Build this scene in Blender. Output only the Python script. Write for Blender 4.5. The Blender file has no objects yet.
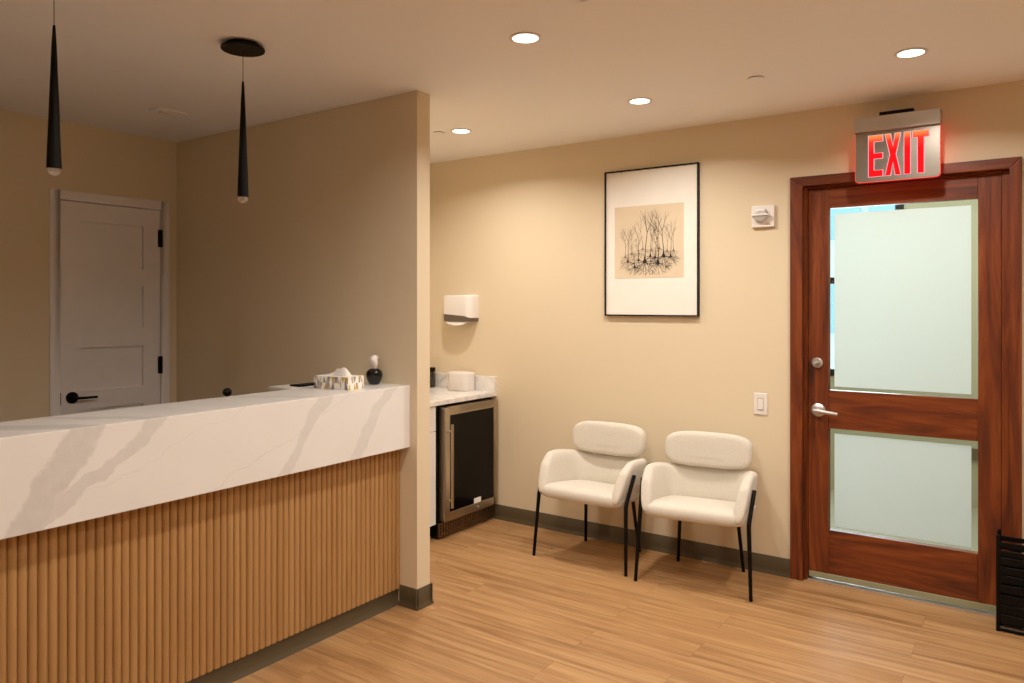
import bpy, bmesh, math, random
from mathutils import Vector, Matrix

random.seed(7)
SC = bpy.context.scene
COL = SC.collection
PI = math.pi
R = math.radians

# ------------------------------------------------------------------ measures (metres)
CEIL = 2.549
BACK = 4.275           # inner face of the back wall
PART_F, PART_B = 2.775, 2.870   # partition front / back face
PART_X = -2.506         # partition free end
LEFT = -4.595
RIGHT = 1.9
FRONT = -2.6
DESK_X = -2.553        # marble front face
SLAT_X = -2.615
DESK_TOP = 1.098
NOOK_X = -3.78

# ------------------------------------------------------------------ materials
def srgb(r, g, b):
    f = lambda c: (c / 12.92) if c <= 0.04045 else ((c + 0.055) / 1.055) ** 2.4
    return (f(r / 255), f(g / 255), f(b / 255), 1.0)

class NT:
    def __init__(self, name):
        self.m = bpy.data.materials.new(name); self.m.use_nodes = True
        self.t = self.m.node_tree; self.t.nodes.clear()
        self.out = self.n('ShaderNodeOutputMaterial')
    def n(self, typ, **kw):
        nd = self.t.nodes.new(typ)
        for k, v in kw.items():
            if hasattr(nd, k) and k not in ('inputs',): setattr(nd, k, v)
        return nd
    def l(self, a, b): self.t.links.new(a, b)
    def val(self, sock, v):
        if isinstance(v, bpy.types.NodeSocket): self.l(v, sock)
        else: sock.default_value = v
    def math(self, op, a, b=0.0, c=0.0):
        nd = self.n('ShaderNodeMath', operation=op)
        for i, v in enumerate((a, b, c)): self.val(nd.inputs[i], v)
        return nd.outputs[0]
    def mix(self, fac, a, b, blend='MIX'):
        nd = self.n('ShaderNodeMix', data_type='RGBA', blend_type=blend)
        self.val(nd.inputs[0], fac); self.val(nd.inputs[6], a); self.val(nd.inputs[7], b)
        return nd.outputs[2]
    def coords(self, scale=(1, 1, 1), kind='Object', rot=(0, 0, 0)):
        tc = self.n('ShaderNodeTexCoord'); mp = self.n('ShaderNodeMapping')
        self.l(tc.outputs[kind], mp.inputs[0]); mp.inputs['Scale'].default_value = scale
        mp.inputs['Rotation'].default_value = rot
        return mp.outputs[0]
    def noise(self, vec, scale=5, detail=3, rough=0.5, dist=0.0):
        nd = self.n('ShaderNodeTexNoise')
        self.l(vec, nd.inputs['Vector']); nd.inputs['Scale'].default_value = scale
        nd.inputs['Detail'].default_value = detail; nd.inputs['Roughness'].default_value = rough
        nd.inputs['Distortion'].default_value = dist
        return nd.outputs['Fac']
    def ramp(self, fac, stops):
        nd = self.n('ShaderNodeValToRGB'); e = nd.color_ramp.elements
        while len(e) < len(stops): e.new(0.5)
        for el, (p, c) in zip(e, stops): el.position = p; el.color = c
        self.l(fac, nd.inputs[0]); return nd.outputs[0]
    def bump(self, h, strength=0.1, dist=0.01):
        nd = self.n('ShaderNodeBump'); nd.inputs['Strength'].default_value = strength
        nd.inputs['Distance'].default_value = dist; self.l(h, nd.inputs['Height']); return nd.outputs[0]
    def bsdf(self, col, rough=0.5, metal=0.0, normal=None, spec=0.5, coat=0.0, **kw):
        b = self.n('ShaderNodeBsdfPrincipled')
        self.val(b.inputs['Base Color'], col); self.val(b.inputs['Roughness'], rough)
        self.val(b.inputs['Metallic'], metal); b.inputs['Specular IOR Level'].default_value = spec
        b.inputs['Coat Weight'].default_value = coat
        if normal is not None: self.l(normal, b.inputs['Normal'])
        for k, v in kw.items(): self.val(b.inputs[k], v)
        self.l(b.outputs[0], self.out.inputs[0]); return b

def plain(name, col, rough=0.5, metal=0.0, spec=0.5, nscale=None, nstr=0.05, coat=0.0, vary=0.04):
    t = NT(name); v = t.coords()
    nz = t.noise(v, nscale or 12, 2)
    c = t.mix(nz, tuple(x * (1 - vary) for x in col[:3]) + (1,), tuple(min(1, x * (1 + vary)) for x in col[:3]) + (1,))
    nm = t.bump(t.noise(v, nscale, 3), nstr, 0.002) if nscale else None
    t.bsdf(c, rough, metal, nm, spec, coat); return t.m

M = {}
def wallpaint(name, col):
    t = NT(name); v = t.coords()
    n1 = t.noise(v, 1.3, 2); n2 = t.noise(v, 320, 2)
    c = t.mix(n1, tuple(x * .975 for x in col[:3]) + (1,), tuple(x * 1.02 for x in col[:3]) + (1,))
    t.bsdf(c, 0.62, 0, t.bump(n2, 0.06, 0.002), 0.3); return t.m
M['wall'] = wallpaint('beige_wall_paint', srgb(224, 206, 175))
M['ceil'] = wallpaint('ceiling_paint', srgb(246, 243, 242))
M['hall_wall'] = wallpaint('hall_paint', srgb(148, 146, 122))
M['hall_floor'] = plain('hall_floor', srgb(128, 126, 108), 0.4)
M['base'] = plain('olive_rubber_base', srgb(76, 64, 44), 0.42, nscale=60, nstr=.03)
M['white_paint'] = plain('white_door_paint', srgb(236, 232, 232), 0.45)
M['white_plastic'] = plain('white_plastic', srgb(236, 230, 224), 0.35)
M['white_cab'] = plain('white_cabinet_laminate', srgb(232, 228, 224), 0.4)
M['grey_plastic'] = plain('dark_grey_plastic', srgb(88, 76, 66), 0.4)
M['black_metal'] = plain('black_metal', srgb(3, 3, 3), 0.45, spec=.16)
M['black_plastic'] = plain('black_plastic', srgb(3, 3, 3), 0.5, spec=.14)
M['black_gloss'] = plain('black_glaze', srgb(4, 4, 8), 0.1, spec=.4)
M['paper'] = plain('white_paper', srgb(244, 238, 228), 0.8)
M['tissue'] = plain('tissue_paper', srgb(246, 238, 232), 0.9, nscale=40, nstr=.15)
M['artpaper'] = plain('tan_art_paper', srgb(222, 202, 172), 0.85, nscale=9, nstr=.02, vary=.05)
M['ink'] = plain('black_ink', srgb(22, 18, 18), 0.9)
M['ink_soft'] = plain('grey_ink', srgb(112, 96, 84), 0.9)
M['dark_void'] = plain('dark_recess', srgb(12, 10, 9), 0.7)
M['red_print'] = plain('red_print', srgb(190, 40, 50), 0.6)
M['gold'] = plain('gold_print', srgb(196, 158, 62), 0.45)
M['greyp'] = plain('grey_print', srgb(128, 122, 126), 0.5)
M['taupe'] = plain('taupe_print', srgb(188, 170, 150), 0.5)
M['sweep'] = plain('olive_door_sweep', srgb(140, 140, 108), 0.5)
M['chrome_trim'] = plain('satin_chrome', srgb(206, 202, 198), 0.38, .85)

def steel(name, col, rough=.3, ax=2):
    t = NT(name); sc = [220, 220, 220]; sc[ax] = 4
    n = t.noise(t.coords(tuple(sc)), 1, 2)
    t.bsdf(t.mix(n, tuple(x * .85 for x in col[:3]) + (1,), col), rough, 1.0, t.bump(n, .04, .001)); return t.m
M['steel'] = steel('brushed_steel', srgb(186, 172, 152), .34)
M['steel_dark'] = steel('brushed_steel_grille', srgb(130, 112, 92), .4)
M['alu'] = steel('brushed_aluminium', srgb(205, 200, 194), .42, 0)

# plank floor: boards run along x
def floor_mat():
    t = NT('oak_plank_floor'); v = t.coords()
    br = t.n('ShaderNodeTexBrick'); t.l(v, br.inputs['Vector'])
    br.offset = 0.37; br.inputs['Scale'].default_value = 1.0
    br.inputs['Brick Width'].default_value = 1.22; br.inputs['Row Height'].default_value = 0.18
    br.inputs['Mortar Size'].default_value = 0.0012; br.inputs['Mortar Smooth'].default_value = 0.0
    br.inputs['Color1'].default_value = (0, 0, 0, 1); br.inputs['Color2'].default_value = (1, 1, 1, 1)
    br.inputs['Mortar'].default_value = (.5, .5, .5, 1)
    sep = t.n('ShaderNodeSeparateColor'); t.l(br.outputs['Color'], sep.inputs[0])
    rnd = sep.outputs[0]
    # shift grain per plank
    add = t.n('ShaderNodeVectorMath', operation='MULTIPLY_ADD')
    t.l(br.outputs['Color'], add.inputs[0]); add.inputs[1].default_value = (7, 3, 5); t.l(v, add.inputs[2])
    mp = t.n('ShaderNodeMapping'); mp.inputs['Scale'].default_value = (1.1, 19, 1); t.l(add.outputs[0], mp.inputs[0])
    g1 = t.noise(mp.outputs[0], 1.0, 5, .62, .9)
    mp2 = t.n('ShaderNodeMapping'); mp2.inputs['Scale'].default_value = (3, 90, 1); t.l(add.outputs[0], mp2.inputs[0])
    g2 = t.noise(mp2.outputs[0], 1.0, 3, .6)
    c1 = t.ramp(g1, [(.28, srgb(112, 76, 43)), (.44, srgb(148, 106, 66)), (.56, srgb(170, 128, 83)), (.72, srgb(190, 150, 104))])
    c2 = t.mix(t.math('MULTIPLY', g2, .38), c1, srgb(126, 82, 44))
    c3 = t.mix(t.math('MULTIPLY', rnd, .30), c2, srgb(186, 140, 90))
    c4 = t.mix(t.math('MULTIPLY', br.outputs['Fac'], .55), c3, srgb(110, 70, 36))
    rough = t.math('MULTIPLY_ADD', g2, .14, .34)
    t.bsdf(c4, rough, 0, t.bump(t.math('ADD', g2, t.math('MULTIPLY', br.outputs['Fac'], -1.5)), .04, .002), .35); return t.m
M['floor'] = floor_mat()

def wood(name, dark, mid, light, axis, rough=.35, coat=.15, sc=1.0, reed=0):
    t = NT(name); s = [14 * sc, 14 * sc, 14 * sc]; s[axis] = 1.3 * sc
    v = t.coords(tuple(s)); g = t.noise(v, 1, 5, .6, 1.6)
    s2 = [110, 110, 110]; s2[axis] = 4
    f = t.noise(t.coords(tuple(s2)), 1, 3, .6)
    c = t.ramp(g, [(.28, dark), (.5, mid), (.74, light)])
    c = t.mix(t.math('MULTIPLY', f, .4), c, dark)
    if reed:
        nr = t.noise(t.coords((0, reed, 0)), 1, 1, .5)
        c = t.mix(t.math('MULTIPLY', t.math('SUBTRACT', nr, .4), 1.3), c, dark)
    t.bsdf(c, rough, 0, t.bump(f, .03, .001), .4, coat); return t.m
mh = (srgb(50, 18, 4), srgb(112, 45, 10), srgb(148, 72, 22))
M['mahog_v'] = wood('mahogany_upright_grain', *mh, 2, .45, .03)
M['mahog_h'] = wood('mahogany_level_grain', *mh, 0, .45, .03)
M['slat'] = wood('fluted_oak', srgb(156, 112, 64), srgb(177, 131, 79), srgb(190, 146, 92), 2, .5, 0, .5, 26)

def marble():
    t = NT('veined_quartz'); v = t.coords()
    sp = t.n('ShaderNodeSeparateXYZ'); t.l(v, sp.inputs[0])
    x = t.math('ADD', sp.outputs[0], -2.75); y = t.math('ADD', sp.outputs[1], .9375); z = sp.outputs[2]
    n1 = t.math('SUBTRACT', t.noise(v, 2.6, 5, .6), .5); n2 = t.math('SUBTRACT', t.noise(v, 9, 4, .6), .5)
    nb = t.noise(v, 30, 3, .6)
    # along-counter coordinate folded over the top edge so that veins run over it
    run = t.math('ADD', y, t.math('MULTIPLY', t.math('ADD', x, -DESK_X), -.75))
    tot = None
    # (y where the vein meets the top edge, slope dy/dz, half width, strength, wander)
    for (y0, k, w, a, wn) in ((1.23, .62, .055, .8, .20), (1.47, 1.35, .042, .62, .34), (2.22, .78, .036, .55, .26),
                              (2.66, .86, .048, .5, .24), (1.86, 2.9, .005, .3, .5), (0.55, .8, .05, .7, .3), (2.36, 2.2, .006, .4, .35),
                              (-.1, 1.1, .04, .7, .3)):
        d = t.math('SUBTRACT', run, y0)
        d = t.math('SUBTRACT', d, t.math('MULTIPLY', t.math('SUBTRACT', z, DESK_TOP), k))
        d = t.math('ADD', d, t.math('MULTIPLY', n1, wn)); d = t.math('ADD', d, t.math('MULTIPLY', n2, wn * .28))
        d = t.math('ABSOLUTE', d)
        mr = t.n('ShaderNodeMapRange', interpolation_type='SMOOTHSTEP')
        t.l(d, mr.inputs[0]); mr.inputs[1].default_value = w * .78; mr.inputs[2].default_value = w * 1.12
        mr.inputs[3].default_value = a; mr.inputs[4].default_value = 0
        tot = mr.outputs[0] if tot is None else t.math('MAXIMUM', tot, mr.outputs[0])
    tot = t.math('MULTIPLY', tot, t.math('MULTIPLY_ADD', nb, .7, .55))
    base = t.mix(t.noise(v, 4, 3), srgb(230, 226, 223), srgb(241, 238, 235))
    c = t.mix(tot, base, srgb(204, 200, 197))
    t.bsdf(c, .22, 0, None, .45); return t.m
M['marble'] = marble()
def marble2():
    t = NT('pale_quartz'); v = t.coords()
    n = t.noise(v, 7, 6, .7, 1.2)
    c = t.ramp(n, [(.3, srgb(196, 190, 186)), (.48, srgb(228, 223, 218)), (.6, srgb(238, 233, 228))])
    t.bsdf(c, .25); return t.m
M['quartz'] = marble2()

def fabric():
    t = NT('cream_woven_fabric'); v = t.coords()
    n = t.noise(v, 150, 4, .75); n2 = t.noise(t.coords((60, 60, 330)), 1, 2)
    c = t.mix(n, srgb(190, 181, 166), srgb(236, 229, 216)); c = t.mix(t.math('MULTIPLY', n2, .3), c, srgb(200, 190, 174))
    t.bsdf(c, .95, 0, t.bump(n, .35, .003), .15, **{'Sheen Weight': .25}); return t.m
M['fabric'] = fabric()

def emit(name, col, s):
    t = NT(name); e = t.n('ShaderNodeEmission'); e.inputs[0].default_value = col; e.inputs[1].default_value = s
    t.l(e.outputs[0], t.out.inputs[0]); return t.m
M['lens_on'] = emit('lit_lens', (1, .93, .80, 1), 9)
M['red_edge'] = emit('red_lit_edge', (1, .05, .04, 1), 1.3)
def letter():
    t = NT('lit_red_letter'); tc = t.n('ShaderNodeTexCoord'); sp = t.n('ShaderNodeSeparateXYZ')
    t.l(tc.outputs['Generated'], sp.inputs[0])
    c = t.ramp(sp.outputs[2], [(.6, (1, .006, .008, 1)), (.84, (1, .03, .015, 1)), (1.0, (1, .25, .06, 1))])
    e = t.n('ShaderNodeEmission'); t.l(c, e.inputs[0]); e.inputs[1].default_value = 1.25
    t.l(e.outputs[0], t.out.inputs[0]); return t.m
M['letter'] = letter()
M['letter_rim'] = emit('pink_letter_rim', (1, .62, .66, 1), .75)
def glass(name, tint=(1, 1, 1, 1), gl=.07, rough=.02):
    t = NT(name); a = t.n('ShaderNodeBsdfTransparent'); a.inputs[0].default_value = tint
    g = t.n('ShaderNodeBsdfGlossy'); g.inputs['Roughness'].default_value = rough
    fr = t.n('ShaderNodeLayerWeight'); fr.inputs['Blend'].default_value = .25
    mx = t.n('ShaderNodeMixShader'); t.l(t.math('MULTIPLY_ADD', fr.outputs['Fresnel'], .6, gl * .3), mx.inputs[0])
    t.l(a.outputs[0], mx.inputs[1]); t.l(g.outputs[0], mx.inputs[2]); t.l(mx.outputs[0], t.out.inputs[0]); return t.m
M['glass'] = glass('clear_glass', (.93, .98, .95, 1))
M['jar_glass'] = glass('jar_glass', (.45, .42, .40, 1), .3)
def film():
    t = NT('frosted_film'); d = t.n('ShaderNodeBsdfDiffuse'); d.inputs[0].default_value = srgb(214, 219, 215)
    s = t.n('ShaderNodeBsdfTranslucent'); s.inputs[0].default_value = srgb(234, 240, 238)
    n = t.noise(t.coords(), 2, 2); f = t.math('MULTIPLY_ADD', n, .04, .6)
    mx = t.n('ShaderNodeMixShader'); t.l(f, mx.inputs[0]); t.l(d.outputs[0], mx.inputs[1]); t.l(s.outputs[0], mx.inputs[2])
    t.l(mx.outputs[0], t.out.inputs[0]); return t.m
M['film'] = film()
def crystal():
    t = NT('crystal_ball'); t.bsdf((1, .97, .93, 1), .06, 0, None, .5, **{'Transmission Weight': .85, 'IOR': 1.45}); return t.m
M['crystal'] = crystal()
M['fridge_glass'] = plain('dark_fridge_glass', srgb(6, 5, 5), .15, coat=0, spec=.12, vary=.1)
def mirror():
    t = NT('mirror_panel'); v = t.coords((3, 3, 6)); n = t.noise(v, 1.2, 2)
    t.bsdf(t.mix(n, srgb(140, 132, 124), srgb(176, 168, 158)), .3, .8); return t.m
M['mirror'] = mirror()
M['sky_glass'] = plain('blue_window_glass', srgb(168, 212, 244), .2)
M['facade'] = plain('white_facade', srgb(240, 244, 250), .7)

# ------------------------------------------------------------------ mesh helper
class MB:
    def __init__(self): self.v = []; self.f = []; self.mi = []
    def add(self, vs, fs, mi=0):
        o = len(self.v); self.v += [tuple(p) for p in vs]
        for f in fs: self.f.append(tuple(i + o for i in f)); self.mi.append(mi)
        return self
    def box(self, x0, x1, y0, y1, z0, z1, mi=0):
        vs = [(x, y, z) for z in (z0, z1) for y in (y0, y1) for x in (x0, x1)]
        return self.add(vs, [(0, 2, 3, 1), (4, 5, 7, 6), (0, 1, 5, 4), (2, 6, 7, 3), (0, 4, 6, 2), (1, 3, 7, 5)], mi)
    def prism(self, poly, axis, a, b, mi=0):
        # poly: 2D loop in the two other axes (order x,y / x,z / y,z)
        def p3(u, w, t): return {0: (t, u, w), 1: (u, t, w), 2: (u, w, t)}[axis]
        n = len(poly)
        vs = [p3(u, w, a) for u, w in poly] + [p3(u, w, b) for u, w in poly]
        return self.add(vs, [tuple(range(n)), tuple(range(2 * n - 1, n - 1, -1))] + [(i, (i + 1) % n, n + (i + 1) % n, n + i) for i in range(n)], mi)
    def tube(self, pts, r, n=12, mi=0):
        pts = [Vector(p) for p in pts]; rs = r if isinstance(r, (list, tuple)) else [r] * len(pts)
        rings = []
        for i, p in enumerate(pts):
            d = (pts[min(i + 1, len(pts) - 1)] - pts[max(i - 1, 0)]).normalized()
            a = d.orthogonal() if abs(d.z) > .95 else d.cross(Vector((0, 0, 1)))
            a.normalize()
            if abs(d.z) > .95: a = (Vector((1, 0, 0)) - d * d.x).normalized()
            b = d.cross(a)
            rings.append([p + (a * math.cos(2 * PI * k / n) + b * math.sin(2 * PI * k / n)) * rs[i] for k in range(n)])
        vs = [q for rg in rings for q in rg]; fs = []
        for i in range(len(pts) - 1):
            for k in range(n): fs.append((i * n + k, i * n + (k + 1) % n, (i + 1) * n + (k + 1) % n, (i + 1) * n + k))
        fs.append(tuple(range(n - 1, -1, -1))); fs.append(tuple((len(pts) - 1) * n + k for k in range(n)))
        return self.add(vs, fs, mi)
    def lathe(self, prof, c=(0, 0, 0), n=32, mi=0, axis=2):
        rings = []; c = Vector(c)
        def put(r, h, a):
            u, w = r * math.cos(a), r * math.sin(a)
            return c + Vector({2: (u, w, h), 1: (u, h, w), 0: (h, u, w)}[axis])
        vs = [put(r, h, 2 * PI * k / n) for r, h in prof for k in range(n)]; fs = []
        for i in range(len(prof) - 1):
            for k in range(n): fs.append((i * n + k, i * n + (k + 1) % n, (i + 1) * n + (k + 1) % n, (i + 1) * n + k))
        if prof[0][0] > 1e-6: fs.append(tuple(range(n - 1, -1, -1)))
        if prof[-1][0] > 1e-6: fs.append(tuple((len(prof) - 1) * n + k for k in range(n)))
        return self.add(vs, fs, mi)
    def rings(self, rings, mi=0, cap=True):
        n = len(rings[0]); vs = [p for r in rings for p in r]; fs = []
        for i in range(len(rings) - 1):
            for k in range(n): fs.append((i * n + k, i * n + (k + 1) % n, (i + 1) * n + (k + 1) % n, (i + 1) * n + k))
        if cap: fs.append(tuple(range(n - 1, -1, -1))); fs.append(tuple((len(rings) - 1) * n + k for k in range(n)))
        return self.add(vs, fs, mi)
    def build(self, name, mats, parent=None, local=False, bevel=0, seg=2, smooth=None, sub=0):
        off = Vector((0, 0, 0))
        if parent is not None and not local: off = world_loc(parent)
        me = bpy.data.meshes.new(name)
        me.from_pydata([Vector(p) - off for p in self.v], [], self.f)
        mats = mats if isinstance(mats, (list, tuple)) else [mats]
        for m in mats: me.materials.append(m)
        for p, i in zip(me.polygons, self.mi): p.material_index = i
        bm = bmesh.new(); bm.from_mesh(me)
        bmesh.ops.remove_doubles(bm, verts=bm.verts, dist=1e-6)
        bmesh.ops.recalc_face_normals(bm, faces=bm.faces)
        if bevel:
            es = [e for e in bm.edges if len(e.link_faces) == 2 and e.calc_face_angle(0) > R(35)]
            bmesh.ops.bevel(bm, geom=es, offset=bevel, segments=seg, profile=.5, affect='EDGES', clamp_overlap=True)
        bm.to_mesh(me); bm.free()
        me.shade_smooth()
        me.set_sharp_from_angle(angle=R(smooth if smooth is not None else 38))
        o = bpy.data.objects.new(name, me); COL.objects.link(o)
        if parent is not None: o.parent = parent
        if bevel:
            wn = o.modifiers.new('weighted', 'WEIGHTED_NORMAL'); wn.keep_sharp = True
        if sub:
            md = o.modifiers.new('round', 'SUBSURF'); md.levels = sub; md.render_levels = sub
        return o

def world_loc(o):
    p = Vector(o.location)
    while o.parent: o = o.parent; p += Vector(o.location)
    return p

def tag(o, label, cat, group=None):
    o['label'] = label; o['category'] = cat
    if group: o['group'] = group
    return o
def thing(name, label, cat, loc, rotz=0, group=None):
    o = bpy.data.objects.new(name, None); COL.objects.link(o); o.empty_display_size = .1
    o.location = loc; o.rotation_euler = (0, 0, rotz); return tag(o, label, cat, group)
def struct_root(name, loc):
    o = bpy.data.objects.new(name, None); COL.objects.link(o); o.location = loc; o['kind'] = 'structure'; return o
def struct(name, mb, mat, **kw):
    o = mb.build(name, mat, **kw); o['kind'] = 'structure'; return o
def copy_tree(o, parent=None):
    c = o.copy(); COL.objects.link(c)
    if parent is not None: c.parent = parent
    for ch in list(o.children): copy_tree(ch, c)
    return c

# ------------------------------------------------------------------ room shell
T = .12
struct('floor', MB().box(LEFT - T, RIGHT + T, FRONT - T, BACK + .06, -.1, 0), M['floor'])
struct('ceiling', MB().box(LEFT - T, RIGHT + T, FRONT - T, BACK + T, CEIL, CEIL + .1), M['ceil'])
DX0, DX1, DZ = -1.055, -.118, 2.138          # door opening between jamb faces
struct('wall_back', MB().box(LEFT, DX0 - .012, BACK, BACK + T, 0, CEIL).box(DX1 + .012, RIGHT + T, BACK, BACK + T, 0, CEIL)
       .box(DX0 - .012, DX1 + .012, BACK, BACK + T, DZ + .012, CEIL), M['wall'])
D1Y0, D1Y1, D1Z = 2.062, 2.668, 2.098
struct('wall_left', MB().box(LEFT - T, LEFT, FRONT, D1Y0 - .01, 0, CEIL).box(LEFT - T, LEFT, D1Y1 + .01, BACK + T, 0, CEIL)
       .box(LEFT - T, LEFT, D1Y0 - .01, D1Y1 + .01, D1Z + .01, CEIL).box(LEFT - T - .02, LEFT - T, D1Y0 - .1, D1Y1 + .1, 0, D1Z + .1), M['wall'])
struct('wall_right', MB().box(RIGHT, RIGHT + T, FRONT, BACK + T, 0, CEIL), M['wall'])
struct('wall_front', MB().box(LEFT - T, RIGHT + T, FRONT - T, FRONT, 0, CEIL), M['wall'])
struct('wall_partition', MB().box(LEFT, PART_X, PART_F, PART_B, 0, CEIL), M['wall'], bevel=.003)
struct('wall_nook', MB().box(NOOK_X - .06, NOOK_X, PART_B, BACK, 0, CEIL), M['wall'])

def cove(flip=1):   # section (outward, z) of a rubber cove base
    return [(0, 0), (.014, 0), (.013, .004), (.006, .016), (.004, .03), (.004, .098), (.002, .1), (0, .1)]
def cove_run(mb, axis, a, b, face, sgn):
    poly = [(face + sgn * o, z) for o, z in cove()]
    if axis == 0: mb.prism(poly, 0, a, b)      # runs along x, section in y,z
    else: mb.prism(poly, 1, a, b)              # runs along y, section in x,z
    return mb
b = MB(); cove_run(b, 0, -3.135, -1.122, BACK, -1); struct('baseboard_back', b, M['base'], smooth=60)
b = MB(); cove_run(b, 0, -.05, RIGHT, BACK, -1); struct('baseboard_right', b, M['base'], smooth=60)
b = MB()
cove_run(b, 0, -2.6225, PART_X + .014, PART_F, -1); cove_run(b, 1, PART_F - .014, PART_B + .014, PART_X, 1)
cove_run(b, 0, NOOK_X, PART_X + .014, PART_B, 1)
struct('baseboard_partition', b, M['base'], smooth=60)
b = MB(); cove_run(b, 1, FRONT, 1.98, LEFT, 1); struct('baseboard_left', b, M['base'], smooth=60)

# ------------------------------------------------------------------ white panel door on the left wall
d1 = struct_root('door_1', (LEFT, (D1Y0 + D1Y1) / 2, 0))
cs = MB()
cs.box(LEFT - .1, LEFT + .008, D1Y0 - .055, D1Y0, 0, D1Z + .055).box(LEFT - .1, LEFT + .008, D1Y1, D1Y1 + .055, 0, D1Z + .055)
cs.box(LEFT - .1, LEFT + .008, D1Y0, D1Y1, D1Z, D1Z + .055)
cs.build('door_casing', M['white_paint'], d1, bevel=.003)
lf = MB(); lx0, lx1 = LEFT - .045, LEFT - .004
ya, yb = D1Y0 + .004, D1Y1 - .004
pa, pb = 2.175, 2.556
zs = [(.16, .43), (.50, .66) , (.735, .985)]
pan = [(1.715, 1.985), (1.352, 1.612), (.99, 1.242), (.62, .88), (.24, .51)]
lf.box(lx0, lx1, ya, pa, .008, D1Z - .004).box(lx0, lx1, pb, yb, .008, D1Z - .004)
zz = .008
for z0, z1 in reversed(pan):
    lf.box(lx0, lx1, pa, pb, zz, z0); lf.box(lx0, lx1 - .016, pa, pb, z0, z1); zz = z1
lf.box(lx0, lx1, pa, pb, zz, D1Z - .004)
lf.build('door_leaf', M['white_paint'], d1)
for z in (1.916, 1.113):
    h = MB().box(LEFT - .002, LEFT + .004, D1Y1 - .018, D1Y1 + .012, z - .054, z + .054)
    h.tube([(LEFT + .008, D1Y1 - .001, z - .055), (LEFT + .008, D1Y1 - .001, z + .055)], .009, 12)
    h.build('hinge', M['black_metal'], d1)
hx = LEFT - .004
hd = MB(); hd.lathe([(.0, .0), (.034, 0), (.034, .007), (.031, .010), (0, .010)], (hx, 2.130, .957), 28, axis=0)
hd = hd.build('door_handle', M['black_metal'], d1)
lv = MB(); lv.tube([(hx + .008, 2.130, .957), (hx + .045, 2.130, .957)], .010, 14)
lv.tube([(hx + .045, 2.123, .957), (hx + .047, 2.163, .955), (hx + .046, 2.252, .953)], [.009, .008, .007], 12)
lv.build('lever', M['black_metal'], hd)
MB().box(LEFT - .002, LEFT + .003, D1Y0 - .008, D1Y0 + .006, .92, .99).build('strike_plate', M['black_metal'], d1)

# ------------------------------------------------------------------ mahogany glazed entrance door
d2 = struct_root('door_2', ((DX0 + DX1) / 2, BACK, 0))
cf = BACK - .02
def casing_side(x0, x1, outer_left):
    m = MB(); m.box(x0, x1, cf, BACK - .001, 0, DZ); return m
cw = .066
ol, orr = DX0 - cw, DX1 + cw - .018
mb = MB()
mb.prism([(ol, 0), (DX0, 0), (DX0, DZ), (ol, DZ + .052)], 1, cf, BACK - .0005)
mb.build('door_casing', M['mahog_v'], d2, bevel=.004)
mb = MB(); mb.prism([(DX1, 0), (orr, 0), (orr, DZ + .052), (DX1, DZ)], 1, cf, BACK - .0005)
mb.build('door_casing', M['mahog_v'], d2, bevel=.004)
mb = MB(); mb.prism([(ol, DZ + .052), (DX0, DZ), (DX1, DZ), (orr, DZ + .052)], 1, cf, BACK - .0005)
mb.build('door_casing', M['mahog_h'], d2, bevel=.004)
lyf, lyb = BACK + .03, BACK + .075      # leaf faces
jl, jr = -1.036, -.152                  # leaf edges
mb = MB(); mb.box(DX0 - .011, DX0, cf + .002, BACK + T, 0, DZ); mb.box(DX0, jl - .0015, lyf - .012, lyb, 0, DZ); mb.box(DX0, jl + .012, lyb + .002, BACK + T, 0, DZ)
mb.build('door_jamb', M['mahog_v'], d2, bevel=.001)
mb = MB(); mb.box(DX1, DX1 + .011, cf + .002, BACK + T, 0, DZ); mb.box(jr + .0015, DX1, lyf - .008, lyb, 0, DZ); mb.box(jr - .012, DX1, lyb + .002, BACK + T, 0, DZ)
mb.build('door_jamb', M['mahog_v'], d2, bevel=.001)
mb = MB(); mb.box(DX0 - .011, DX1 + .011, cf + .002, BACK + T, DZ, DZ + .011); mb.box(jl, jr, lyf - .004, lyb, 2.125, DZ); mb.box(jl, jr, lyb + .002, BACK + T, 2.11, DZ)
mb.build('door_head', M['mahog_h'], d2, bevel=.001)
gx0, gx1 = -.932, -.248                 # glass daylight
z_bot, z_top = .040, 2.123
gl = [(.286, .832), (1.037, 2.014)]
MB().box(jl, gx0, lyf, lyb, z_bot, z_top).build('stile', M['mahog_v'], d2, bevel=.002)
MB().box(gx1, jr, lyf, lyb, z_bot, z_top).build('stile', M['mahog_v'], d2, bevel=.002)
for z0, z1 in ((z_bot, gl[0][0]), (gl[0][1], gl[1][0]), (gl[1][1], z_top)):
    MB().box(gx0 + .0005, gx1 - .0005, lyf + .0015, lyb - .001, z0, z1).build('rail', M['mahog_h'], d2, bevel=.002)
for z0, z1 in gl:
    g = MB().box(gx0, gx1, lyf + .018, lyf + .024, z0, z1).build('glass_pane', M['glass'], d2)
    zt = .030 if z1 > 1.5 else .027
    MB().box(gx0 + .026, gx1 - .028, lyf + .0165, lyf + .0175, z0 + .02, z1 - zt).build('frosted_film', M['film'], g)
MB().box(jl + .004, jr - .002, lyf - .006, lyb + .004, .020, .050).build('door_sweep', M['sweep'], d2, bevel=.002)
MB().box(jl - .002, jr + .002, lyf - .012, BACK + T, .0005, .008).build('threshold', M['chrome_trim'], d2, bevel=.002)
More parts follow.
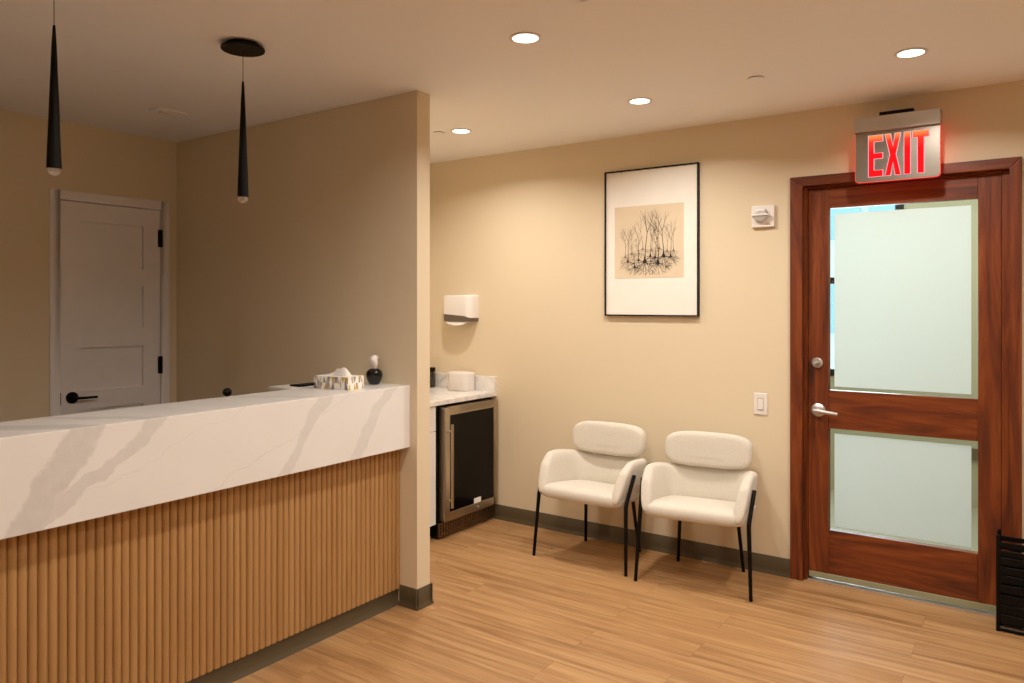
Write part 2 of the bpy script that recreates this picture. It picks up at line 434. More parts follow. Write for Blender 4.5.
# lever handle and deadbolt
h = MB(); h.lathe([(0, 0), (.036, 0), (.036, -.006), (.030, -.012), (.016, -.016), (0, -.016)], (-.985, lyf, .926), 32, axis=1)
h = h.build('door_handle', M['chrome_trim'], d2)
l = MB(); l.tube([(-.985, lyf - .012, .926), (-.985, lyf - .052, .926)], [.014, .011], 16)
l.tube([(-.995, lyf - .050, .928), (-.965, lyf - .055, .927), (-.925, lyf - .056, .922), (-.878, lyf - .052, .917)], [.0115, .0115, .010, .008], 14)
l.build('lever', M['chrome_trim'], h)
h = MB(); h.lathe([(0, 0), (.029, 0), (.029, -.006), (.022, -.014), (0, -.014)], (-.990, lyf, 1.181), 32, axis=1)
h = h.build('deadbolt', M['chrome_trim'], d2)
t = MB(); t.box(-.0165, .0165, -.02, 0, -.0055, .0055)
ca, sa = math.cos(.45), math.sin(.45)
t.v = [(-.990 + x * ca - z * sa, lyf - .012 + y, 1.181 + x * sa + z * ca) for x, y, z in t.v]
t.build('thumb_turn', M['chrome_trim'], h, bevel=.003)

# ------------------------------------------------------------------ the lobby beyond the glass
HY = 6.5; HX0, HX1 = -2.6, 2.2
struct('floor_lobby', MB().box(HX0 - T, HX1 + T, BACK + .061, HY + T, -.1, 0), M['hall_floor'])
struct('ceiling_lobby', MB().box(HX0 - T, HX1 + T, BACK + T, HY + T, 2.6, 2.7), M['ceil'])
wx0, wx1, wz0, wz1 = -1.95, -.86, .92, 2.45
struct('wall_lobby', MB().box(HX0, wx0, HY, HY + T, 0, 2.6).box(wx1, HX1, HY, HY + T, 0, 2.6).box(wx0, wx1, HY, HY + T, 0, wz0).box(wx0, wx1, HY, HY + T, wz1, 2.6), M['hall_wall'])
struct('wall_lobby_left', MB().box(HX0 - T, HX0, BACK + T, HY + T, 0, 2.6), M['hall_wall'])
struct('wall_lobby_right', MB().box(HX1, HX1 + T, BACK + T, HY + T, 0, 2.6), M['hall_wall'])
w = struct_root('window_1', ((wx0 + wx1) / 2, HY, wz0))
f = MB()
for x0, x1 in ((wx0, wx0 + .045), (wx1 - .06, wx1)): f.box(x0, x1, HY - .01, HY + .07, wz0, wz1)
for z0, z1 in ((wz0, wz0 + .05), (1.665, 1.715), (wz1 - .05, wz1)): f.box(wx0 + .045, wx1 - .06, HY - .01, HY + .07, z0, z1)
f.build('window_frame', M['black_metal'], w)
MB().box(wx0 + .045, wx1 - .06, HY + .03, HY + .035, wz0 + .05, wz1 - .05).build('window_pane', M['glass'], w)
struct('trim_1', MB().box(-.80, HX1, HY - .02, HY - .0005, .36, .44), M['base'])
bd = thing('building', 'pale building with blue windows outside, seen through the clear edge of the door glass', 'building', (-1.6, 10.5, -3))
MB().box(-6, 3, 10.5, 11, -3, 8).build('facade', M['facade'], bd)
for x in (-5.2, -3.65, -2.75, -2.12, -1.55, -.6, .6):
    for z0, z1 in ((2.34, 3.5), (1.12, 1.80), (-.6, .5)):
        MB().box(x - .24, x + .24, 10.46, 10.5, z0, z1).build('window', M['sky_glass'], bd)

# ------------------------------------------------------------------ reception desk
DY0 = -.9
desk = thing('reception_desk', 'long reception desk with veined white stone counter and fluted oak front', 'reception desk', (-2.75, (DY0 + PART_F) / 2, 0))
mb = MB()
yb_ = PART_F - .001
mb.prism([(DESK_X, .793), (DESK_X, DESK_TOP), (-2.902, DESK_TOP), (-2.902, DESK_TOP - .03), (DESK_X - .03, DESK_TOP - .03), (DESK_X - .03, .793)], 1, DY0, yb_)
mb.build('stone_counter', M['marble'], desk, bevel=.0015, seg=1)
# fluted panel: one mesh, half-round reeds with a narrow groove
p = .0292; rows = []; cnt = 0
y = PART_F - .002
prof = []
while y > DY0:
    n = 8; wv = p * .93
    for k in range(n + 1):
        a = PI * k / n
        prof.append((SLAT_X - .0105 + .0105 * math.sin(a) ** .75, y - wv / 2 + wv / 2 * math.cos(a)))
    cnt += 1; y -= p + (.0026 if cnt % 5 == 0 else 0)
mb = MB(); zb, zt = .086, .792
vs = [(x, yy, zb) for x, yy in prof] + [(x, yy, zt) for x, yy in prof]; n = len(prof)
fs = [(i, i + 1, n + i + 1, n + i) for i in range(n - 1)]
mb.add(vs, fs)
mb.add([(SLAT_X - .0105, PART_F - .002, zb), (SLAT_X - .022, PART_F - .002, zb), (SLAT_X - .022, y, zb), (SLAT_X - .0105, y, zb)], [(0, 1, 2, 3)])
mb.box(SLAT_X - .022, SLAT_X - .0108, DY0, PART_F - .001, zb, zt)
mb.build('fluted_panel', M['slat'], desk, smooth=50)
mb = MB(); cove_run(mb, 1, DY0, PART_F - .001, SLAT_X - .022, 1); mb.build('toe_kick', M['base'], desk, smooth=60)
mb = MB(); mb.box(-2.90, SLAT_X - .0225, DY0, yb_, .0, DESK_TOP - .031); mb.build('desk_body', M['white_cab'], desk)
mb = MB(); mb.box(-3.48, -2.9025, DY0, yb_, .72, .755); mb.build('work_surface', M['white_cab'], desk, bevel=.002)
for yy in (DY0 + .02, .9, 2.70): MB().box(-3.44, -2.903, yy, yy + .03, 0, .7195).build('support_panel', M['white_cab'], desk)

# things on and behind the counter
TB = thing('tissue_box', 'patterned gold and grey tissue box on the stone counter', 'tissue box', (-2.746, 2.487, DESK_TOP), R(7))
L, Wd, Hh = .104, .057, .060
mb = MB(); cols = 7
random.seed(3)
def side(p0, p1, cols):
    for r in range(2):
        for k in range(cols):
            a = [p0[i] + (p1[i] - p0[i]) * k / cols for i in (0, 1)]; c = [p0[i] + (p1[i] - p0[i]) * (k + 1) / cols for i in (0, 1)]
            m = [(a[i] + c[i]) / 2 for i in (0, 1)]
            za, zc = .0006 + (Hh - .0006) * r / 2, .0006 + (Hh - .0006) * (r + 1) / 2
            flip = r % 2
            lo, hi = (za, zc) if not flip else (zc, za)
            tri = [(a, lo), (c, lo), (m, hi)], [(a, lo), (m, hi), (a, hi)], [(c, lo), (c, hi), (m, hi)]
            w3 = [random.choice([1, 2, 3, 0, 1, 0]), random.choice([0, 0, 3, 0, 2]), None]
            for ti, tr in enumerate(tri):
                mb.add([(q[0], q[1], zz) for q, zz in tr], [(0, 1, 2)], w3[ti] if w3[ti] is not None else random.choice([0, 0, 0, 3]))
side((-L, -Wd), (L, -Wd), 10); side((L, -Wd), (L, Wd), 6); side((L, Wd), (-L, Wd), 10); side((-L, Wd), (-L, -Wd), 4)
mb.add([(-L, -Wd, .0006), (L, -Wd, .0006), (L, Wd, .0006), (-L, Wd, .0006)], [(0, 3, 2, 1)], 0)
# top with an oval opening
ov = [(.062 * math.cos(2 * PI * k / 24), .026 * math.sin(2 * PI * k / 24)) for k in range(24)]
def rectpt(a):
    c, s = math.cos(a), math.sin(a); k = min(L / max(abs(c), 1e-6), Wd / max(abs(s), 1e-6)); return (c * k, s * k)
ang = sorted([2 * PI * k / 24 for k in range(24)] + [math.atan2(sy * Wd, sx * L) % (2 * PI) for sx in (1, -1) for sy in (1, -1)])
outr = [rectpt(a) for a in ang]; inn = [(.062 * math.cos(a), .026 * math.sin(a)) for a in ang]; nn = len(ang)
mb.add([(x, y, Hh) for x, y in outr] + [(x, y, Hh) for x, y in inn] + [(x, y, Hh - .02) for x, y in inn],
       [(i, (i + 1) % nn, nn + (i + 1) % nn, nn + i) for i in range(nn)] + [(nn + i, nn + (i + 1) % nn, 2 * nn + (i + 1) % nn, 2 * nn + i) for i in range(nn)] + [tuple(range(2 * nn, 3 * nn))], 0)
mb.build('carton', [M['paper'], M['gold'], M['greyp'], M['taupe']], TB, local=True)
# tissue pulled up out of the slot, a closed folded tent
mb = MB(); g = []
for i in range(19):
    u = i / 18; row = []
    ridge = .056 + .040 * math.sin(PI * (.02 + .56 * u)) ** .9 + .003 * math.sin(17 * u) - (.020 * ((u - .9) / .1) ** 2 if u > .9 else 0)
    for j in range(13):
        v = j / 12; w_ = 2 * v - 1
        x = -.075 + .142 * u + .006 * math.sin(5 * v + 3 * u)
        y = (.023 - .004 * u) * w_ + .007 * math.sin(6 * u) * (1 - w_ * w_) 
        z = .045 + (ridge - .045) * (1 - abs(w_) ** 1.7) + .003 * math.sin(9 * v + 5 * u) * (1 - w_ * w_)
        row.append((x, y, z))
    g.append(row)
mb.rings(g)
mb.build('tissue', M['tissue'], TB, local=True, smooth=70)

VS = thing('vase', 'small round glossy black vase on the counter beside the partition wall', 'vase', (-2.731, 2.706, DESK_TOP))
mb = MB(); mb.lathe([(.0, .0005), (.023, .0005), (.027, .004), (.034, .020), (.0405, .040), (.0415, .052), (.039, .063), (.031, .073), (.020, .0785), (.013, .080), (.010, .079), (.009, .070), (0, .065)], (0, 0, 0), 36)
mb.build('vessel', M['black_gloss'], VS, local=True, smooth=60)
TP = tag(None or MB().lathe([(.004, .0), (.007, .014), (.013, .032), (.0165, .048), (.014, .064), (.007, .074), (0, .076)], (0, 0, 0), 14).build('tissue_flower', M['tissue'], smooth=70),
         'white crumpled tissue bloom standing up out of the black vase', 'tissue')
for i, v in enumerate(TP.data.vertices):
    a = math.atan2(v.co.y, v.co.x); k = 1 + .34 * math.sin(2 * a + v.co.z * 70) + .16 * math.sin(5 * a + v.co.z * 130)
    v.co.x *= k * 1.85; v.co.y *= k * 1.3; v.co.x += -.006 * math.sin(v.co.z * 40)
TP.location = (-2.731, 2.706, DESK_TOP + .0695)

# white shelf returning along the partition behind the counter, with a black device on it
MB().box(-3.078, -2.9025, 2.335, PART_F - .001, DESK_TOP - .014, DESK_TOP + .001).build('return_shelf', M['white_cab'], desk, bevel=.002)
MB().box(-3.05, -3.03, 2.40, 2.76, .7552, DESK_TOP - .0142).build('support_panel', M['white_cab'], desk)
tag(MB().box(-3.0, -2.925, 2.40, 2.54, DESK_TOP + .0014, DESK_TOP + .010).build('phone', M['black_plastic'], bevel=.003), 'flat black device lying behind the tissue box', 'phone')

WC = thing('webcam', 'small round black object peeking over the back edge of the counter', 'webcam', (-3.02, 2.068, .755))
mb = MB(); mb.lathe([(0, .0005), (.05, .0005), (.05, .008), (.012, .016), (.008, .03), (.008, .33), (0, .33)], (0, 0, 0), 24); mb.build('stand', M['black_metal'], WC, local=True)
mb = MB(); mb.lathe([(0, -.019), (.010, -.017), (.019, -.006), (.0205, .004), (.017, .013), (.009, .019), (0, .020)], (0, 0, .345), 24, axis=0); mb.build('head', M['black_gloss'], WC, local=True)

# ------------------------------------------------------------------ coffee nook: counter, cabinet, fridge
CX = -3.115; CT = .889
mb = MB(); mb.box(NOOK_X + .001, CX, PART_B + .001, BACK - .001, CT - .031, CT)
ct = thing('countertop', 'pale stone countertop with a low backsplash over the fridge', 'countertop', ((NOOK_X + CX) / 2, 3.575, CT - .031))
mb.build('slab', M['quartz'], ct, bevel=.002)
MB().box(NOOK_X + .001, CX, BACK - .02, BACK - .0005, CT + .0003, CT + .103).build('backsplash', M['quartz'], ct, bevel=.002)
fy0, fy1 = 3.665, 4.259
cb = thing('base_cabinet', 'white base cabinet with a drawer left of the fridge', 'cabinet', (-3.45, 3.26, 0))
MB().box(NOOK_X + .02, CX - .035, PART_B + .015, fy0 - .022, .1, CT - .032).build('carcass', M['white_cab'], cb)
MB().box(NOOK_X + .02, CX - .07, PART_B + .015, fy0 - .022, .001, .0995).build('toe_kick', M['dark_void'], cb)
for y0, y1 in ((PART_B + .02, 3.262), (3.266, fy0 - .024)):
    d = MB().box(CX - .0345, CX - .016, y0, y1, .105, .694).build('door', M['white_cab'], cb, bevel=.002)
    d = MB().box(CX - .0345, CX - .016, y0, y1, .698, CT - .035).build('drawer', M['white_cab'], cb, bevel=.002)
fr = thing('beverage_fridge', 'stainless steel undercounter fridge with dark glass door', 'fridge', (-3.42, (fy0 + fy1) / 2, 0))
MB().box(NOOK_X + .03, CX - .03, fy0, fy1, .012, CT - .045).build('body', M['black_plastic'], fr)
dy0, dy1, dz0, dz1 = fy0 + .02, fy1 - .002, .118, .838
dxb, dxf = CX - .026, CX + .022
dr = MB(); fw = .05
dr.box(dxb, dxf, dy0, dy0 + fw, dz0, dz1).box(dxb, dxf, dy1 - fw, dy1, dz0, dz1)
dr.box(dxb, dxf, dy0 + fw, dy1 - fw, dz0, dz0 + fw).box(dxb, dxf, dy0 + fw, dy1 - fw, dz1 - fw, dz1)
dr = dr.build('door', M['steel'], fr, bevel=.0015, seg=1)
MB().box(dxb + .002, dxf - .004, dy0 + fw - .001, dy1 - fw + .001, dz0 + fw - .001, dz1 - fw + .001).build('glass_pane', M['fridge_glass'], dr)
mb = MB(); hy = dy0 + .028; hx = dxf + .038
mb.tube([(hx, hy, .205), (hx, hy, .735)], .0095, 14)
for z in (.25, .69): mb.tube([(dxf - .001, hy, z), (hx, hy, z)], .007, 10)
mb.build('handle', M['steel'], dr)
MB().box(dxf - .0038, dxf - .0028, dy0 + .305, dy0 + .38, dz0 + fw + .0005, dz0 + fw + .034).build('sticker', M['paper'], dr)
MB().lathe([(0, 0), (.009, 0), (.009, .004), (0, .004)], (dxf, dy0 + .345, dz0 + .022), 16, axis=0).build('lock', M['chrome_trim'], dr)
gr = MB(); gr.box(CX - .028, CX - .012, fy0, fy1, .012, .018).box(CX - .028, CX - .012, fy0, fy1, .096, .104)
k = fy0
while k < fy1 - .006:
    gr.box(CX - .027, CX - .013, k, k + .012, .018, .096); k += .0255
for z in (.036, .056, .076): gr.box(CX - .026, CX - .015, fy0, fy1, z - .003, z + .003)
gr.build('grille', M['steel_dark'], fr)
# things on the nook counter
NB = thing('napkin_box', 'white rounded box with a flat lid on the nook counter', 'box', (-3.360, 4.183, CT))
def rrect(hw, hd, r, z, n=6):
    pts = []
    for cx, cy, a0 in ((hw - r, hd - r, 0), (-hw + r, hd - r, PI / 2), (-hw + r, -hd + r, PI), (hw - r, -hd + r, 1.5 * PI)):
        for k in range(n + 1): a = a0 + PI / 2 * k / n; pts.append((cx + r * math.cos(a), cy + r * math.sin(a), z))
    return pts
MB().rings([rrect(.090, .058, .045, .0005), rrect(.093, .061, .047, .004), rrect(.096, .062, .048, .112)]).build('body', M['white_plastic'], NB, local=True, smooth=45)
MB().rings([rrect(.098, .064, .049, .1125), rrect(.099, .065, .05, .120), rrect(.094, .060, .046, .129), rrect(.07, .04, .03, .132)]).build('lid', M['white_plastic'], NB, local=True, smooth=45)
JR = thing('glass_jar', 'dark glass jar with a black lid in the corner of the nook counter', 'jar', (-3.668, 4.205, CT))
MB().lathe([(0, .0006), (.034, .0006), (.037, .004), (.037, .105), (.033, .115), (.030, .115), (.033, .104), (.033, .006), (0, .005)], (0, 0, 0), 28).build('jar_body', M['jar_glass'], JR, local=True)
MB().lathe([(0, .006), (.031, .006), (.032, .05), (.020, .074), (0, .08)], (0, 0, 0), 20).build('contents', M['greyp'], JR, local=True)
MB().lathe([(0, .1155), (.036, .1155), (.037, .118), (.037, .143), (.034, .146), (0, .146)], (0, 0, 0), 28).build('lid', M['black_plastic'], JR, local=True)

# ------------------------------------------------------------------ paper towel dispenser
PD = thing('paper_towel_dispenser', 'white wall-mounted paper towel dispenser above the nook counter', 'dispenser', (-3.43, BACK, 1.35))
px0, px1, py = -3.527, -3.276, BACK - .105
def dome(z, inset=0):   # plan outline with rounded front corners
    r = .028; pts = [(px0 + inset, BACK, z), (px0 + inset, py + r, z)]
    for k in range(6): a = PI + PI / 2 * k / 5; pts.append((px0 + inset + r + r * math.cos(a), py + inset + r + r * math.sin(a), z))
    r2 = .05
    for k in range(8): a = 1.5 * PI + PI / 2 * k / 7; pts.append((px1 - inset - r2 + r2 * math.cos(a), py + inset + r2 + r2 * math.sin(a), z))
    pts.append((px1 - inset, BACK, z)); return pts
def zlow(p):  # lower edge of the white cover dips at the right
    u = (p[0] - (px1 - .085)) / .085; s = max(0, min(1, u)); return 1.428 - .026 * s * s * (3 - 2 * s)
low = [(x, y, zlow((x, y))) for x, y, z in dome(0)]
MB().rings([low, dome(1.549), dome(1.560, .004), dome(1.564, .012)]).build('cover', M['white_plastic'], PD, smooth=45)
low2 = [(x, y, z - .0008) for x, y, z in low]
MB().rings([dome(1.374, .008), dome(1.379, .002), [(x, y + (.001 if y < BACK - .01 else 0), z) for x, y, z in low2]]).build('base', M['grey_plastic'], PD, smooth=45)
mb = MB(); g = []
for i in range(13):
    u = i / 12; x = px0 + .035 + .185 * u
    sag = .024 * math.sin(PI * u) ** .6
    for j in range(5):
        v = j / 4; g.append((x, py - .001 + .016 * v, 1.3755 - (sag + .005) * (1 - v)))
mb.add(g, [(i * 5 + j, i * 5 + j + 1, (i + 1) * 5 + j + 1, (i + 1) * 5 + j) for i in range(12) for j in range(4)])
o = mb.build('paper_towel', M['tissue'], PD, smooth=70)
o.modifiers.new('thick', 'SOLIDIFY').thickness = .002

# ------------------------------------------------------------------ framed art
FX0, FX1, FZ0, FZ1 = -2.257, -1.640, 1.426, 2.331
FA = thing('framed_art', 'black framed ink drawing of bare trees on a white mat', 'picture', ((FX0 + FX1) / 2, BACK, FZ0))
fw = .0085; yf, yk = BACK - .025, BACK - .002
mb = MB(); mb.box(FX0, FX0 + fw, yf, yk, FZ0, FZ1).box(FX1 - fw, FX1, yf, yk, FZ0, FZ1).box(FX0 + fw, FX1 - fw, yf, yk, FZ0, FZ0 + fw).box(FX0 + fw, FX1 - fw, yf, yk, FZ1 - fw, FZ1)
mb.build('frame', M['black_metal'], FA)
MB().box(FX0 + fw, FX1 - fw, yf + .010, yk, FZ0 + fw, FZ1 - fw).build('mat_board', M['paper'], FA)
ax0, ax1, az0, az1 = -2.188, -1.733, 1.660, 2.104
sh = MB().box(ax0, ax1, yf + .0085, yf + .0098, az0, az1).build('art_sheet', M['artpaper'], FA)
random.seed(21)
ink = MB(); yI = yf + .0080
def stroke(p, q, w0, w1, mi):
    d = (q - p); L_ = d.length
    if L_ < 1e-5: return
    nrm = Vector((-d.y, d.x)) / L_
    a, b_, c, e = p + nrm * w0 / 2, p - nrm * w0 / 2, q - nrm * w1 / 2, q + nrm * w1 / 2
    ink.add([(v.x, yI - random.random() * .0003, v.y) for v in (a, b_, c, e)], [(0, 1, 2, 3)], mi)
def branch(p, ang, L_, w, lvl, mi, spread):
    n = 4; q = p
    for i in range(n):
        ang += random.uniform(-.10, .10)
        nx = q + Vector((math.sin(ang), math.cos(ang))) * L_ / n
        if not (ax0 + .01 < nx.x < ax1 - .01 and az0 + .012 < nx.y < az1 - .02): return
        stroke(q, nx, w * (1 - .12 * i), w * (1 - .12 * (i + 1)), mi)
        q = nx
        if lvl > 0 and i >= 1 and random.random() < .55:
            branch(q, ang + random.choice((-1, 1)) * random.uniform(.3, spread), L_ * random.uniform(.45, .7), w * .55, lvl - 1, mi, spread)
    if lvl > 0:
        for s in (-1, 1): branch(q, ang + s * random.uniform(.15, .45), L_ * random.uniform(.5, .75), w * .6, lvl - 1, mi, spread)
def tree(x, z, h, mi, big):
    base = Vector((x, z)); r = .0085 * big
    pts = [(x + r * c, z + r * s * 1.1) for c, s in ((-1, -.3), (-.5, -.8), (.5, -.8), (1, -.3), (.45, .8), (.12, 2.2), (-.12, 2.2), (-.45, .8))]
    ink.add([(u, yI - .0004, v) for u, v in pts], [tuple(range(8))], mi)
    branch(base + Vector((0, r)), random.uniform(-.05, .05), h * .44, .0038 * big, 2, mi, .5)
    for k in range(8):
        a = PI / 2 + (PI * (k + .5) / 8) + random.uniform(-.1, .1)
        branch(base, a, .036 * big * random.uniform(.7, 1.25), .0024 * big, 1, mi, .8)
W_, H_ = ax1 - ax0, az1 - az0
for u, v, h, mi, big in ((.16, .30, .20, 1, .8), (.42, .40, .22, 1, .8), (.55, .38, .26, 1, .8), (.66, .40, .28, 1, .8), (.86, .36, .20, 1, .8), (.25, .34, .17, 1, .7),
                         (.77, .36, .2, 1, .8), (.36, .34, .2, 1, .8), (.2, .235, .25, 0, 1.0), (.45, .23, .36, 0, 1.7), (.64, .205, .29, 0, 1.6), (.72, .30, .31, 0, 1.5),
                         (.82, .285, .2, 0, 1.0), (.53, .30, .24, 0, 1.0), (.60, .28, .22, 0, 1.0), (.36, .25, .16, 0, .9), (.30, .155, .15, 0, 1.0)):
    tree(ax0 + u * W_, az0 + v * H_, h, mi, big)
ink.build('ink_drawing', [M['ink'], M['ink_soft']], sh)

# ------------------------------------------------------------------ wall devices
ST = thing('fire_alarm_strobe', 'white fire alarm strobe plate between the picture and the exit sign', 'fire alarm', (-1.268, BACK, 1.927))
MB().box(-1.331, -1.205, BACK - .022, BACK, 1.929, 2.049).build('plate', M['white_plastic'], ST, bevel=.004)
mb = MB(); mb.prism([(-1.324, 1.986), (-1.300, 1.962), (-1.262, 1.955), (-1.238, 1.972), (-1.222, 1.986), (-1.236, 2.006), (-1.246, 2.028), (-1.290, 2.028), (-1.310, 2.006)], 1, BACK - .048, BACK - .0215)
mb.build('strobe_lens', [M['chrome_trim']], ST, bevel=.008, seg=3)
MB().box(-1.322, -1.226, BACK - .056, BACK - .030, 1.990, 2.000).build('reflector', M['white_plastic'], ST, bevel=.003)
def text(body, size, name, mat, parent, loc):
    cu = bpy.data.curves.new(name, 'FONT'); cu.body = body; cu.size = size; cu.extrude = .0003; cu.align_x = 'CENTER'
    o = bpy.data.objects.new(name, cu); COL.objects.link(o)
    dg = bpy.context.evaluated_depsgraph_get(); me = bpy.data.meshes.new_from_object(o.evaluated_get(dg))
    bpy.data.objects.remove(o); bpy.data.curves.remove(cu)
    me.materials.clear(); me.materials.append(mat)
    n = bpy.data.objects.new(name, me); COL.objects.link(n); n.parent = parent
    n.location = Vector(loc) - world_loc(parent); n.rotation_euler = (PI / 2, 0, 0); return n
text('FIRE', .016, 'lettering', M['red_print'], ST, (-1.238, BACK - .0225, 1.938))

SW = thing('light_switch', 'white rocker light switch on the wall beside the wooden door', 'light switch', (-1.284, BACK, .88))
MB().box(-1.322, -1.246, BACK - .007, BACK - .0005, .881, 1.000).build('plate', M['white_plastic'], SW, bevel=.003)
MB().box(-1.301, -1.267, BACK - .0085, BACK - .0065, .906, .975).build('rocker_surround', M['taupe'], SW, bevel=.0006)
mb = MB(); mb.prism([(BACK - .0075, .909), (BACK - .0125, .910), (BACK - .0085, .971), (BACK - .0075, .972)], 0, -1.298, -1.270); mb.build('rocker', M['white_plastic'], SW, bevel=.001)

# ------------------------------------------------------------------ exit sign
EX = thing('exit_sign', 'edge-lit red EXIT sign mounted over the wooden door', 'exit sign', (-.585, BACK, 2.12))
ey = BACK - .125
ex0, ex1 = -.778, -.392
mb = MB(); mb.box(ex0, ex1, ey, BACK - .045, 2.368, 2.442); mb.build('housing', M['alu'], EX, bevel=.003)
MB().box(-.662, -.508, BACK - .115, BACK - .03, 2.4425, 2.462).build('mounting_bar', M['black_metal'], EX, bevel=.003)
MB().box(-.66, -.55, BACK - .0445, BACK - .0005, 2.37, 2.46).build('wall_bracket', M['black_metal'], EX, bevel=.002)
pz0, pz1 = 2.118, 2.3675
pl = MB(); r = .018
poly = [(ex0 + .004, pz1), (ex0 + .004, pz0 + r)] + [(ex0 + .004 + r - r * math.cos(a), pz0 + r - r * math.sin(a)) for a in (R(30), R(60), R(90))] + \
       [(ex1 - .004 - r + r * math.sin(a), pz0 + r - r * math.cos(a)) for a in (R(0), R(30), R(60), R(90))] + [(ex1 - .004, pz1)]
pl.prism(poly, 1, ey + .022, ey + .026)
pl = pl.build('panel', M['mirror'], EX, smooth=20)
e2 = MB(); cx = (ex0 + ex1) / 2; cz = (pz0 + pz1) / 2
e2.prism([(cx + (u - cx) * 1.012, cz + (w_ - cz) * (1.014 if w_ < cz else 1)) for u, w_ in poly], 1, ey + .0262, ey + .036)
e2.build('lit_edge', M['red_edge'], EX)
pw, ph = ex1 - ex0 - .008, pz1 - pz0
def P2(u, v): return (ex0 + .004 + u * pw, pz0 + v * ph)
s = .062; bh = .125
zl, zh = .095, .925
def E_(o):
    a, b_ = .165 - o, .335 + o
    return [[(a, zl - o), (b_, zl - o), (b_, zl + bh + o), (a + s + 2 * o, zl + bh + o), (a + s + 2 * o, .455 - o), (b_ - .002, .455 - o), (b_ - .002, .455 + .11 + o), (a + s + 2 * o, .455 + .11 + o), (a + s + 2 * o, zh - bh - o), (b_, zh - bh - o), (b_, zh + o), (a, zh + o)]]
def X_(o):
    return [[(.365 - o, zl - o), (.365 + s + o, zl - o), (.458, .36 - 2 * o), (.55 - s - o, zl - o), (.55 + o, zl - o), (.492 + o, .51), (.55 + o, zh + o), (.55 - s - o, zh + o), (.458, .66 + 2 * o), (.365 + s + o, zh + o), (.365 - o, zh + o), (.424 - o, .51)]]
def I_(o): return [[(.592 - o, zl - o), (.662 + o, zl - o), (.662 + o, zh + o), (.592 - o, zh + o)]]
def T_(o): return [[(.748 - o, zl - o), (.818 + o, zl - o), (.818 + o, zh - bh - o), (.875 + o, zh - bh - o), (.875 + o, zh + o), (.69 - o, zh + o), (.69 - o, zh - bh - o), (.748 - o, zh - bh - o)]]
for fn in (E_, X_, I_, T_):
    m2 = MB()
    for pg in fn(.009): m2.prism([P2(*q) for q in pg], 1, ey + .0205, ey + .0219, 1)
    for pg in fn(0): m2.prism([P2(*q) for q in pg], 1, ey + .0185, ey + .0204, 0)
    m2.build('letter', [M['letter'], M['letter_rim']], pl)

